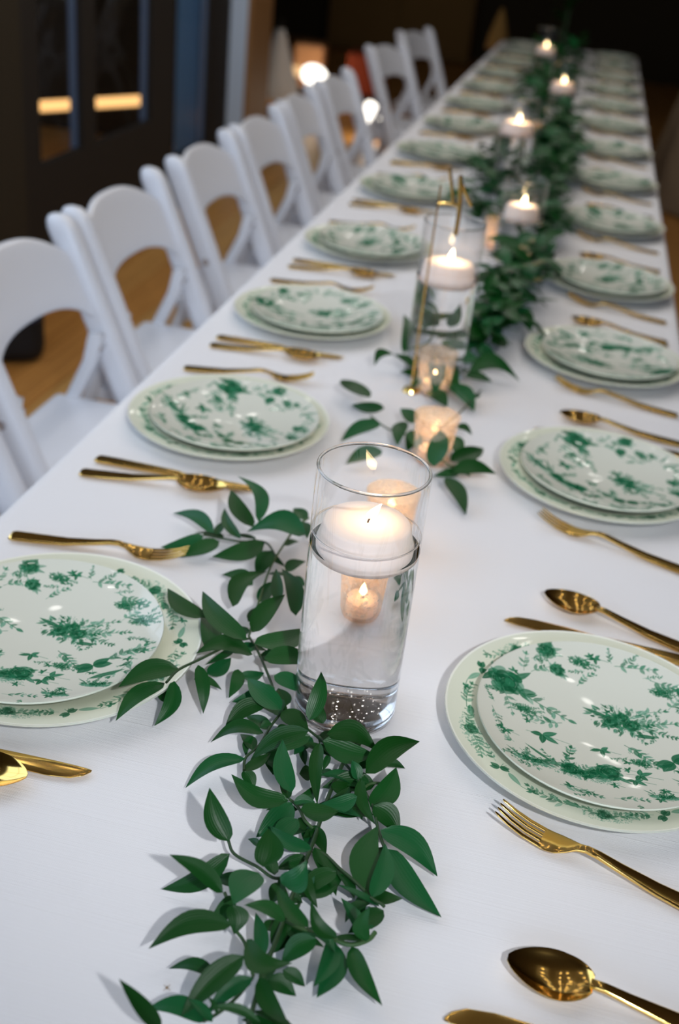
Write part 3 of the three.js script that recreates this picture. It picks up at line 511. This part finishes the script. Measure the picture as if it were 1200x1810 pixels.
// each sprig: leaves [base x, z, height, tip x, z, height, width in mm, sideways curve, roll in degrees] and stems as x, z, height triples, in mm on the table
const SPRIGS = {
  A: { leaves: [
    [-296, -967, 18, -354, -1000, 12, 14, 0.12, -32],
    [-303, -954, 20, -343, -934, 8, 15, -0.1, -36],
    [-286, -956, 16, -318, -926, 6, 18, -0.05, -14],
    [-265, -963, 20, -299, -1013, 24, 11, -0.1, -14],
    [-255, -975, 30, -293, -1014, 48, 18, -0.12, -5],
    [-251, -981, 34, -292, -1034, 55, 15, 0.2, -4],
    [-195, -965, 40, -260, -970, 26, 25, 0.22, -26],
    [-236, -954, 26, -283, -924, 16, 21, -0.12, -22],
    [-212, -1038, 14, -232, -1064, 12, 14, 0, -7],
    [-206, -934, 10, -191, -958, 12, 13, -0.1, 6],
    [-199, -926, 8, -181, -918, 8, 13, 0, 13],
    [-225, -941, 26, -232, -913, 10, 16, 0.05, -19],
    [-230, -894, 12, -266, -904, 10, 15, 0.15, -19],
    [-235, -842, 18, -218, -900, 28, 17, -0.2, 13],
    [-194, -855, 24, -208, -896, 36, 11, 0, -6],
    [-175, -855, 14, -204, -904, 32, 16, 0.1, -12],
    [-217, -870, 10, -212, -906, 14, 13, 0, 24],
    [-217, -835, 10, -205, -863, 10, 16, 0.05, 21],
  ], stems: [
    [-86, -671, 14, -107, -687, 14, -123, -698, 14, -149, -713, 14, -170, -749, 14, -193, -787, 14, -208, -807, 14],
    [-208, -807, 14, -217, -879, 14, -222, -933, 14, -221, -976, 14, -217, -1025, 14, -210, -1045, 14],
    [-221, -951, 14, -242, -976, 14, -267, -967, 14, -291, -966, 14, -307, -966, 14],
  ] },
  B: { leaves: [
    [-249, -799, 30, -296, -827, 34, 17, -0.14, -9],
    [-232, -765, 20, -259, -825, 26, 18, 0.05, 5],
    [-199, -766, 40, -259, -820, 44, 18, -0.1, -15],
    [-200, -787, 34, -183, -834, 50, 17, -0.06, 15],
    [-192, -766, 38, -153, -812, 34, 21, 0.16, 11],
    [-186, -794, 12, -170, -816, 14, 11, 0.1, 9],
    [-192, -763, 28, -238, -742, 32, 17, 0.2, -16],
    [-241, -705, 42, -279, -667, 40, 17, 0.1, -28],
    [-248, -692, 34, -272, -645, 24, 15, 0.1, -6],
    [-243, -702, 30, -247, -667, 8, 13, -0.16, -9],
    [-230, -725, 34, -214, -695, 8, 11, -0.06, 9],
    [-201, -751, 18, -200, -722, 8, 11, -0.1, -6],
    [-197, -746, 16, -179, -759, 14, 10, 0.15, 24],
    [-148, -701, 26, -186, -727, 30, 17, -0.06, -17],
    [-179, -754, 34, -134, -767, 30, 17, -0.1, 25],
    [-166, -741, 28, -135, -736, 20, 14, -0.08, 22],
    [-149, -724, 12, -162, -745, 12, 13, 0, -2],
  ], stems: [
    [-206, -801, 16, -213, -786, 22, -223, -758, 28, -231, -733, 34, -241, -705, 40, -242, -679, 46],
  ] },
  C: { leaves: [
    [-162, -707, 26, -191, -682, 8, 14, 0.14, -29],
    [-154, -668, 26, -196, -661, 10, 12, 0.2, -19],
    [-121, -686, 34, -120, -719, 62, 13, 0.06, 5],
    [-110, -691, 30, -121, -707, 40, 11, -0.1, -10],
    [-148, -701, 24, -121, -690, 20, 16, -0.05, 11],
    [-117, -667, 40, -158, -647, 14, 14, 0.1, -31],
    [-144, -676, 20, -135, -691, 18, 10, -0.1, 23],
    [-118, -682, 22, -153, -661, 10, 16, 0.05, -28],
    [-153, -691, 18, -162, -686, 14, 5, 0.2, -28],
    [-164, -671, 18, -164, -656, 8, 6, 0.15, -7],
    [-161, -641, 20, -199, -609, 6, 14, 0.14, -2],
    [-160, -634, 14, -148, -626, 4, 10, -0.06, 9],
    [-131, -660, 14, -150, -655, 10, 15, -0.1, -22],
    [-140, -666, 12, -138, -645, 6, 15, 0.1, -3],
    [-115, -610, 26, -134, -650, 40, 14, -0.08, -9],
    [-118, -617, 12, -130, -640, 14, 8, 0, -5],
    [-123, -679, 10, -116, -664, 6, 6, 0, 11],
    [-109, -655, 8, -118, -651, 8, 12, 0, -23],
    [-106, -661, 36, -95, -616, 14, 10, 0.05, 5],
    [-98, -665, 22, -99, -650, 18, 5, 0, -12],
    [-91, -648, 16, -101, -655, 14, 7, 0, -21],
  ], stems: [
    [-149, -711, 16, -153, -692, 16, -156, -663, 16, -162, -646, 16, -159, -632, 16],
  ] },
  D: { leaves: [
    [-103, -673, 36, -61, -684, 20, 18, -0.18, 23],
    [-105, -668, 32, -62, -677, 22, 18, 0.12, 25],
    [-85, -668, 20, -59, -679, 14, 9, 0.12, 31],
    [-65, -649, 26, -30, -703, 24, 18, -0.1, 25],
    [-56, -680, 12, -37, -685, 8, 7, -0.1, 28],
    [-55, -625, 16, -43, -664, 26, 17, 0.12, 16],
    [-70, -647, 20, -78, -656, 30, 9, 0.05, -7],
    [-67, -638, 30, -48, -610, 14, 9, 0.14, 12],
    [-53, -623, 20, -29, -614, 6, 17, -0.1, 16],
    [-62, -630, 14, -59, -617, 8, 4, 0.1, 8],
    [-39, -544, 10, -46, -605, 18, 20, -0.12, 3],
    [-37, -539, 16, -37, -584, 24, 13, 0.1, 5],
    [-43, -600, 20, 5, -582, 6, 18, -0.12, 18],
    [-35, -589, 14, 13, -547, 5, 19, 0.1, 7],
    [-42, -547, 8, -46, -532, 4, 7, 0.05, -6],
    [-43, -544, 10, -42, -530, 5, 5, 0, -8],
    [-89, -634, 18, -72, -648, 12, 11, 0.12, 24],
    [-66, -622, 26, -92, -614, 18, 12, -0.14, -28],
  ], stems: [
    [-113, -691, 16, -90, -671, 16, -71, -652, 16, -62, -639, 16, -53, -625, 16, -45, -604, 16, -37, -587, 16],
    [-65, -642, 16, -60, -650, 16, -53, -653, 16],
    [-38, -539, 16, -34, -537, 16, -30, -536, 16, -27, -534, 16],
  ] },
  E: { leaves: [
    [-115, -601, 26, -162, -606, 34, 16, -0.24, -13],
    [-113, -606, 20, -132, -577, 6, 18, -0.08, -10],
    [-105, -593, 18, -116, -568, 8, 14, 0.08, -12],
    [-87, -563, 22, -123, -580, 18, 10, -0.1, -30],
    [-112, -607, 20, -96, -612, 20, 7, -0.12, 31],
    [-103, -589, 32, -76, -601, 28, 15, 0.12, 9],
    [-106, -600, 12, -91, -594, 10, 7, 0.14, 21],
    [-88, -596, 12, -98, -583, 10, 7, 0, -19],
    [-126, -560, 16, -136, -568, 12, 5, 0.1, -10],
    [-114, -528, 32, -118, -552, 44, 18, 0.12, 0],
    [-107, -536, 18, -116, -560, 14, 10, -0.1, 6],
    [-66, -553, 18, -86, -530, 8, 13, 0.1, -11],
    [-86, -542, 22, -72, -524, 10, 8, 0.12, -1],
    [-98, -516, 34, -84, -528, 48, 16, 0.3, 20],
    [-92, -540, 22, -98, -537, 26, 3, 0, -46],
    [-92, -525, 12, -83, -525, 10, 7, -0.1, 11],
    [-101, -529, 20, -103, -514, 14, 10, 0, 0],
  ], stems: [
    [-86, -671, 14, -88, -646, 14, -89, -623, 14, -89, -601, 14, -89, -577, 14, -90, -559, 14],
    [-117, -615, 14, -112, -612, 14, -106, -606, 14, -100, -597, 14, -92, -591, 14],
    [-87, -572, 14, -76, -568, 14, -65, -560, 14, -54, -553, 14, -43, -545, 14],
  ] },
  F: { leaves: [
    [-52, -492, 24, -74, -503, 40, 9, -0.22, -18],
    [-33, -497, 22, -35, -505, 46, 10, -0.22, 6],
    [-34, -515, 14, -31, -518, 14, 3, 0, 13],
    [-42, -495, 16, -14, -460, 12, 12, 0.1, 3],
    [-65, -486, 26, -84, -472, 10, 13, 0.1, -26],
    [-81, -464, 16, -65, -462, 8, 8, -0.08, 26],
    [-89, -455, 14, -69, -455, 6, 11, -0.12, 21],
    [-107, -465, 34, -74, -455, 36, 14, 0.32, 13],
    [-93, -448, 24, -67, -428, 14, 11, 0.1, 23],
    [-97, -470, 14, -110, -499, 20, 9, 0.05, -7],
    [-101, -497, 8, -98, -507, 8, 8, 0, 13],
    [-84, -502, 12, -96, -479, 6, 7, -0.1, -11],
    [-86, -482, 40, -114, -481, 46, 10, 0.12, -9],
    [-71, -486, 34, -100, -512, 36, 10, -0.1, -10],
    [-114, -515, 40, -122, -484, 40, 20, 0.1, -2],
    [-124, -489, 34, -118, -476, 22, 13, -0.18, -2],
  ], stems: [
    [-89, -557, 16, -90, -536, 16, -91, -518, 16, -91, -498, 16, -92, -470, 16, -92, -445, 16, -91, -419, 16],
    [-89, -502, 16, -79, -499, 16, -66, -497, 16, -55, -497, 16, -43, -496, 16, -32, -504, 16, -29, -511, 16],
  ] },
  G: { leaves: [
    [-140, -534, 30, -181, -510, 6, 14, -0.14, -29],
    [-132, -493, 38, -170, -492, 62, 11, 0.08, -25],
    [-127, -529, 14, -148, -527, 10, 10, -0.05, -18],
    [-143, -541, 34, -166, -563, 58, 15, -0.1, -14],
    [-128, -508, 20, -140, -489, 8, 11, -0.1, -13],
    [-119, -472, 36, -166, -446, 26, 14, 0.16, -23],
  ], stems: [
    [-148, -558, 16, -141, -548, 16, -121, -541, 16, -106, -535, 16, -93, -544, 16],
    [-136, -512, 16, -129, -502, 16, -122, -487, 16, -112, -478, 16, -106, -469, 16, -98, -454, 16],
  ] },
  H: { leaves: [
    [-119, -445, 18, -153, -449, 8, 8, 0.14, -26],
    [-105, -453, 34, -132, -413, 16, 14, 0.05, -18],
    [-97, -448, 22, -118, -424, 10, 10, 0.08, -15],
    [-137, -393, 30, -164, -393, 64, 10, -0.04, -12],
    [-116, -415, 16, -156, -416, 10, 11, 0.14, -26],
    [-112, -414, 18, -131, -422, 22, 6, 0.05, -9],
    [-110, -417, 22, -119, -424, 26, 3, 0.1, -16],
    [-84, -422, 18, -117, -418, 24, 6, 0.1, -12],
    [-70, -423, 14, -97, -426, 10, 9, 0.08, -9],
  ], stems: [
    [-98, -453, 16, -103, -437, 16, -111, -422, 16, -118, -414, 16],
  ] },
  I: { leaves: [
    [-209, -1385, 25, -262, -1443, 20, 27, -0.1, -3],
    [-183, -1358, 25, -232, -1374, 14, 15, -0.05, -47],
    [-179, -1308, 25, -221, -1263, 10, 18, 0.1, -28],
    [-154, -1337, 20, -149, -1275, 12, 19, 0, 14],
    [-93, -1212, 24, -97, -1279, 44, 25, 0.05, -19],
    [-76, -1244, 20, -40, -1308, 16, 22, 0.05, 20],
    [-69, -1202, 28, -16, -1228, 22, 19, -0.12, 33],
    [-76, -1196, 20, -41, -1137, 6, 17, -0.08, 19],
    [-61, -1222, 18, -91, -1207, 14, 11, 0, -39],
    [-84, -1343, 24, -59, -1339, 18, 10, -0.2, 36],
    [-162, -1233, 22, -201, -1202, 10, 20, 0.08, -23],
    [-136, -1340, 20, -163, -1370, 24, 18, 0.05, -26],
    [-137, -1302, 26, -116, -1270, 12, 18, 0.05, 8],
    [-91, -1327, 16, -67, -1275, 10, 19, -0.1, 14],
  ], stems: [
    [-65, -1506, 16, -91, -1386, 16, -123, -1312, 16, -165, -1312, 16, -199, -1345, 16],
    [-123, -1312, 16, -80, -1243, 16, -48, -1223, 16],
  ] },
  J: { leaves: [
    [-191, -1552, 34, -211, -1648, 62, 17, 0.06, -1],
    [-207, -1545, 34, -228, -1517, 20, 13, 0.3, -37],
    [-169, -1523, 26, -206, -1540, 34, 12, 0.15, -26],
    [-162, -1695, 45, -187, -1734, 70, 17, -0.05, -19],
    [-149, -1676, 45, -126, -1735, 60, 21, -0.05, 11],
    [-90, -1550, 26, -12, -1583, 10, 27, -0.3, 32],
    [-110, -1501, 20, -66, -1441, 8, 25, -0.06, 14],
    [-94, -1545, 20, -52, -1550, 14, 19, 0, 18],
    [-150, -1537, 18, -169, -1578, 30, 23, 0, 0],
    [-141, -1562, 34, -127, -1459, 12, 25, 0, -2],
    [-146, -1508, 16, -166, -1487, 8, 13, 0.1, -16],
    [-88, -1641, 24, -57, -1650, 20, 23, -0.2, 28],
    [-126, -1580, 22, -96, -1506, 10, 23, 0.05, 13],
    [-136, -1472, 16, -105, -1440, 8, 25, 0, 9],
    [-122, -1601, 34, -76, -1584, 30, 27, 0.1, 25],
    [-137, -1608, 38, -106, -1676, 44, 30, -0.1, 3],
  ], stems: [
    [-27, -2221, 16, -60, -1931, 16, -92, -1753, 16, -115, -1603, 16, -134, -1519, 16, -173, -1548, 16, -207, -1587, 16],
    [-136, -1542, 16, -150, -1693, 16, -153, -1781, 16],
  ] },
};

const SPRIG_LABELS = {
  A: 'green ruscus sprig curling left behind the foreground vase, toward the gold spoon', B: 'green ruscus sprig whose tip leaves lie over the nearest left plate', C: 'green ruscus sprig just left of the foreground vase base',
  D: 'green ruscus sprig reaching right from the foreground vase toward the gold fork', E: 'green ruscus sprig with broad leaves in front of the foreground vase', F: 'green ruscus stem running down to the bottom edge of the picture',
  G: 'side sprig of ruscus casting leaf shadows on the open cloth at left', H: 'ruscus leaves cut by the bottom edge at the left', I: 'ruscus sprig around the gold votive behind the foreground vase', J: 'ruscus sprig around the second vase and its votive',
};
const ground = (x, h, z) => V(x / 1000, TOP + h / 1000, z / 1000);
for (const [key, d] of Object.entries(SPRIG_LABELS)) {
  const { leaves, stems } = SPRIGS[key], f = stems[0] ?? leaves[0], o = ground(f[0], 0, f[1]); 
  const t = thing('ruscus_sprig', d, 'greenery', [o.x, o.y, o.z], 0);
  for (const [i, st] of stems.entries()) { const pts = []; for (let k = 0; k < st.length; k += 3) pts.push(ground(st[k], st[k + 2], st[k + 1]).sub(o)); part('stem', tube(pts, key === 'F' || key === 'E' && !i ? 0.0017 : 0.0012, pts.length * 6, 7), i % 2 ? stemMat : barkStem, t); }
  const extra = [];
  if ('ABCDEFIJ'.includes(key)) for (const st of stems) { const n = st.length / 3; for (let k = 0; k < n - 1; k++) for (let q = 0; q < 1; q++) {
    const u = rnd(), a = rr(0, 6.283), l = rr(24, 42), x = st[k * 3] + (st[k * 3 + 3] - st[k * 3]) * u, z = st[k * 3 + 1] + (st[k * 3 + 4] - st[k * 3 + 1]) * u;
    extra.push([x, z, rr(8, 18), x + Math.cos(a) * l, z + Math.sin(a) * l, rr(3, 20), l * rr(0.3, 0.42), rr(-0.15, 0.15), rr(-30, 30)]);
  } }
  leaves.concat(extra).forEach(([bx, bz, bh, tx, tz, th, w, cv, roll]) => {
    const g = leafGeo(ground(bx, bh, bz), ground(tx, th, tz), w / 1000, cv, roll, rr(0.1, 0.45), rr(0.02, 0.09)).translate(-o.x, -o.y, -o.z);
    part('leaf', g, leafMats[Math.floor(rnd() * 4)], t);
  });
}
{
  const t = thing('dried_tendril', 'dry brown tendril at the end of the right-hand ruscus leaves', 'twig', [-0.0485, TOP + 0.004, -0.5785]);
  part('twig', tube([V(0, 0.006, 0), V(0.004, 0.004, 0.004), V(0.010, 0.002, 0.006)], 0.0006, 10, 5), driedMat, t); part('twig', tube([V(0.006, 0.003, 0.005), V(0.009, 0.004, 0.001), V(0.012, 0.003, 0.0)], 0.0005, 8, 5), driedMat, t); part('twig', tube([V(0.009, 0.002, 0.006), V(0.013, 0.002, 0.007), V(0.014, 0.001, 0.011)], 0.0005, 8, 5), driedMat, t);
}
{
  const t = thing('crumb', 'tiny dark crumb with hair-thin fibres alone on the cloth', 'crumb', [-0.151, TOP + 0.0008, -0.4406]);
  part('speck', new THREE.IcosahedronGeometry(0.0009, 1), driedMat, t); for (let i = 0; i < 4; i++) { const a = i * 1.6 + 0.4; part('fibre', tube([V(0, 0, 0), V(Math.cos(a) * 0.0015, 0.0003, Math.sin(a) * 0.0015), V(Math.cos(a) * 0.003, 0, Math.sin(a) * 0.003)], 0.00016, 5, 4), driedMat, t); }
}
// the rest of the runner, growing away along the middle of the table
function vine(label, pts, leavesN, len, spread, high) {
  const curve = new THREE.CatmullRomCurve3(pts.map(([x, z, h]) => V(x, TOP + h, z))), o = V(pts[0][0], TOP, pts[0][1]);
  const t = thing('ruscus_garland', label, 'greenery', [o.x, o.y, o.z]);
  for (let k = 0; k < 3; k++) { const q = []; for (let i = 0; i <= 10; i++) { const p = curve.getPoint(i / 10).sub(o); q.push(V(p.x + rr(-0.4, 0.4) * spread, Math.max(0.004, p.y + rr(-0.01, 0.02)), p.z + rr(-0.02, 0.02))); } part('stem', tube(q, 0.0017, 40, 6), k ? stemMat : barkStem, t); }
  for (let i = 0; i < leavesN; i++) {
    const c = curve.getPoint((i + rnd()) / leavesN), a = rr(0, 6.283), l = len * rr(0.7, 1.25), h = high * rnd() ** 1.3;
    const B = V(c.x + rr(-1, 1) * spread, Math.max(TOP + 0.006, c.y + h), c.z + rr(-1, 1) * spread * 0.6), T = V(B.x + Math.cos(a) * l, Math.max(TOP + 0.004, B.y + rr(-0.5, 0.45) * l), B.z + Math.sin(a) * l);
    part('leaf', leafGeo(B, T, l * rr(0.3, 0.42), rr(-0.16, 0.16), rr(-35, 35), rr(0.1, 0.4), rr(0.02, 0.1)).translate(-o.x, -o.y, -o.z), leafMats[Math.floor(rnd() * 4)], t);
  }
}
vine('dense ruscus garland right of the second vase', [[-0.10, -1.66, 0.02], [-0.075, -1.82, 0.03], [-0.065, -2.0, 0.035], [-0.045, -2.2, 0.03]], 260, 0.055, 0.036, 0.055);
vine('dense ruscus garland right of the short third vase', [[-0.05, -2.25, 0.03], [-0.035, -2.5, 0.03], [-0.05, -2.8, 0.03], [-0.05, -3.05, 0.03]], 230, 0.055, 0.034, 0.06);
vine('loose ruscus spray left of the third and fourth vases', [[-0.15, -2.45, 0.02], [-0.19, -2.75, 0.03], [-0.21, -3.05, 0.03], [-0.20, -3.3, 0.02]], 110, 0.062, 0.035, 0.05);
vine('ruscus garland right of the fourth vase, in the blur', [[-0.05, -3.05, 0.03], [-0.06, -3.4, 0.04], [-0.055, -3.75, 0.03]], 200, 0.065, 0.045, 0.06);
vine('ruscus garland around the fifth vase, far down the table', [[-0.06, -3.8, 0.03], [-0.15, -4.3, 0.04], [-0.16, -4.8, 0.03]], 170, 0.075, 0.055, 0.08);
vine('ruscus garland at the dark far end of the table', [[-0.12, -4.85, 0.03], [-0.14, -5.5, 0.05], [-0.11, -6.3, 0.04]], 170, 0.085, 0.06, 0.10);

// ------------------------------------------------------------------ far side of the room
const velvet = (c) => phy({ color: c, roughness: 0.9, sheen: 0.4, sheenColor: new THREE.Color(c), sheenRoughness: 0.5 });
function lantern(label, x, z, w, h, lean, L, lift) {
  const t = thing('floor_lantern', label, 'lantern', [x, 0, z], 0.3);
  const g = new THREE.SphereGeometry(1, 28, 20).scale(w / 2, h / 2, w / 2).rotateZ(lean).translate(0, h / 2 + lift, 0);
  part('lantern_shade', g, std({ color: '#000000', emissive: new THREE.Color(1.0, 0.93, 0.82), emissiveIntensity: L }), t); part('lantern_foot', new THREE.CylinderGeometry(w * 0.3, w * 0.34, lift + 0.01, 24).translate(0, (lift + 0.01) / 2, 0), darkWood, t);
  const l = new THREE.PointLight(new THREE.Color(1.0, 0.85, 0.65), 0.12); l.name = 'lantern_light'; l.position.set(0, h / 2 + lift, 0); l.castShadow = true; t.add(l);
}
lantern('glowing white lantern standing low behind the sixth chair', -2.02, -8.6, 0.20, 0.15, -0.25, 3.2, 0.12);
lantern('glowing white oval lantern standing low in the gap of the chair row', -1.315, -7.45, 0.11, 0.24, 0.55, 3.2, 0.02);
{
  const t = thing('globe_lamp', 'small amber globe lamp on a stem beside the glowing lantern', 'lamp', [-2.08, -0.0, -8.3], 0);
  const amber = std({ color: '#000000', emissive: new THREE.Color(1.0, 0.6, 0.28), emissiveIntensity: 1.0 });
  part('stem', tube([V(0, 0, 0), V(0, 0.14, 0), V(0, 0.22, 0)], 0.012, 8, 8), darkWood, t); part('globe', new THREE.SphereGeometry(0.04, 20, 14).translate(0, 0.25, 0), amber, t);
  const l = new THREE.PointLight(FLAME, 0.02); l.name = 'globe_light'; l.position.set(0, 0.25, 0.06); t.add(l);
}
for (const [label, x, z, w, hgt, col] of [['low tan upholstered pouf behind the glowing lantern', -2.16, -9.0, 0.24, 0.38, '#c98f60'], ['low rust red upholstered pouf at the far side of the room', -1.69, -9.0, 0.31, 0.37, '#8f3615']]) {
  const t = thing('pouf', label, 'pouf', [x, 0, z], 0.1), m = velvet(col);
  part('cushion', box(w, hgt - 0.06, w, 0, hgt / 2 + 0.03, 0, 0.035), m, t); part('base', box(w * 0.8, 0.06, w * 0.8, 0, 0.03, 0), darkWood, t); part('button', new THREE.SphereGeometry(0.014, 12, 8).scale(1, 0.5, 1).translate(0, hgt, 0), m, t);
}
{
  const t = thing('draped_cloth', 'white cloth hanging in a narrow fold beside the wall post', 'cloth', [-2.2, 0, -8.2], 0.2), r = [];
  for (const [y, w] of [[0.05, 0.15], [0.15, 0.15], [0.3, 0.10], [0.45, 0.055], [0.53, 0.03]]) r.push(Array.from({ length: 18 }, (_, j) => { const a = j / 18 * 6.2832; return [w * Math.cos(a) * (1 + 0.12 * Math.sin(a * 5)), y, 0.06 * Math.sin(a) * (1 + 0.2 * Math.cos(a * 4))]; }));
  part('cloth_fold', loft(r), std({ color: '#f4f0ea', roughness: 0.8 }), t); part('peg', box(0.02, 0.6, 0.02, 0, 0.29, -0.03), darkWood, t);
}
{
  const t = thing('wall_cabinet', 'dim ochre wooden cabinet against the back wall', 'cabinet', [-2.0, 0, -12.4], 0), ochre = std({ color: '#6d4f1e', roughness: 0.8 });
  part('carcass', box(1.5, 1.3, 0.5, 0, 0.68, 0), ochre, t); for (const s of [-1, 1]) { const d = part('door', box(0.7, 1.16, 0.03, s * 0.365, 0.68, 0.27, 0.008), ochre, t); part('knob', new THREE.SphereGeometry(0.018, 12, 8).translate(s * 0.05, 0.7, 0.295), goldMat, d); }
}
{
  const t = thing('cone_tree', 'small ochre cone-shaped ornament beyond the far end of the table', 'ornament', [-0.62, 0, -7.75]), o = std({ color: '#7a5a26', roughness: 0.85 });
  part('cone', lathe([[0.0001, 0.62], [0.075, 0.625], [0.065, 0.70], [0.035, 0.80], [0.008, 0.87], [0.0001, 0.872]], 24), o, t); part('stand', lathe([[0.0001, 0], [0.12, 0], [0.12, 0.02], [0.02, 0.04], [0.018, 0.625], [0.0001, 0.626]], 24), darkWood, t);
}
{
  const t = thing('potted_plant', 'dim leafy plant in the dark beyond the last candle', 'plant', [-0.22, 0, -8.0]);
  part('pot', lathe([[0.0001, 0], [0.12, 0], [0.15, 0.4], [0.14, 0.41], [0.0001, 0.4]], 28), darkWood, t);
  for (let i = 0; i < 22; i++) { const a = rr(0, 6.28), B = V(-0.22, 1.25 - 0.5 * rnd(), -8.0), T = V(B.x + Math.cos(a) * 0.16, B.y + rr(-0.05, 0.12), B.z + Math.sin(a) * 0.16); part('leaf', leafGeo(B, T, 0.05, 0.1, rr(-20, 20)).translate(0.22, 0, 8.0), leafMats[i % 4], t); }
  part('stem', tube([V(0, 0.38, 0), V(0.01, 0.8, 0), V(0, 1.25, 0)], 0.012, 10, 6), barkStem, t);
}
{
  const t = thing('round_table', 'round table under a taupe cloth in the shade at right', 'table', [1.48, 0, -7.0]), R = 0.9, rows = [], pts = [], taupe = std({ color: '#8d7a62', roughness: 0.95 });
  const N = 96, pr = [[0.0001, 0.752], [R - 0.02, 0.752], [R, 0.745], [R + 0.012, 0.70], [R + 0.05, 0.5], [R + 0.10, 0.2], [R + 0.13, 0.015]];
  const g = lathe(pr.slice().reverse(), N), p = g.attributes.position;
  for (let i = 0; i < p.count; i++) { const x = p.getX(i), z = p.getZ(i), y = p.getY(i), a = Math.atan2(z, x), k = 1 + 0.03 * Math.sin(a * 14) * Math.max(0, (0.74 - y) / 0.74); p.setX(i, x * k); p.setZ(i, z * k); }
  g.computeVertexNormals(); part('table_cover', g, taupe, t);
}
{
  const t = thing('shoulder_bag', 'dark bag with a blue flap on the floor behind the chairs', 'bag', [-1.66, 0, -2.98], 0.5);
  part('bag_body', box(0.3, 0.2, 0.16, 0, 0.1, 0, 0.05), std({ color: '#15161a', roughness: 0.7 }), t); part('flap', box(0.28, 0.07, 0.17, 0, 0.17, 0.01, 0.03), std({ color: '#27406e', roughness: 0.5 }), t); part('strap', tube([V(-0.13, 0.19, 0), V(-0.05, 0.27, 0.02), V(0.06, 0.27, 0.02), V(0.13, 0.19, 0)], 0.009, 16, 6), std({ color: '#15161a', roughness: 0.7 }), t);
}

// ------------------------------------------------------------------ lamps overhead and the flash unit
{
  const bulb = std({ color: '#000000', emissive: WARM, emissiveIntensity: 8 }), bulbGeo = new THREE.SphereGeometry(0.024, 12, 8);
  [-1.2, -0.65, -0.1, 0.5].forEach((x, k) => {
    const t = thing('string_lights', ['string of warm bulbs nearest the doors overhead', 'string of warm bulbs over the chair row', 'string of warm bulbs over the table', 'string of warm bulbs over the dark side'][k], 'string lights', [x, 2.62, -0.9]);
    const pts = [], n = 11;
    for (let i = 0; i <= n; i++) { const u = (i % 4) / 4; pts.push(V(rr(-0.05, 0.05), -0.25 * Math.sin(Math.PI * u), -i * 0.40)); }
    part('wire', tube(pts, 0.004, 80, 5), darkWood, t);
    for (let i = 0; i <= n; i++) { const p = pts[i], b = part('bulb', bulbGeo.clone().translate(p.x, p.y - 0.04, p.z), bulb, t); b.castShadow = false; const l = new THREE.PointLight(WARM, BULB_CD); l.name = 'bulb_light'; l.position.set(p.x, p.y - 0.04, p.z); l.castShadow = false; l.shadow.radius = 1.1; t.add(l); }
  });
  const f = thing('flash_unit', 'photographer’s flash head held to the right of the camera', 'flash', FLASH.at); f.lookAt(...FLASH.aim);
  part('flash_body', box(0.07, 0.05, 0.1, 0, 0, -0.075, 0.01), std({ color: '#111111', roughness: 0.5 }), f); part('flash_window_light', box(0.06, 0.04, 0.004, 0, 0, -0.022), std({ color: '#000000', emissive: new THREE.Color(1, 0.97, 0.93), emissiveIntensity: 6 }), f);
}

renderer.render(scene, camera);
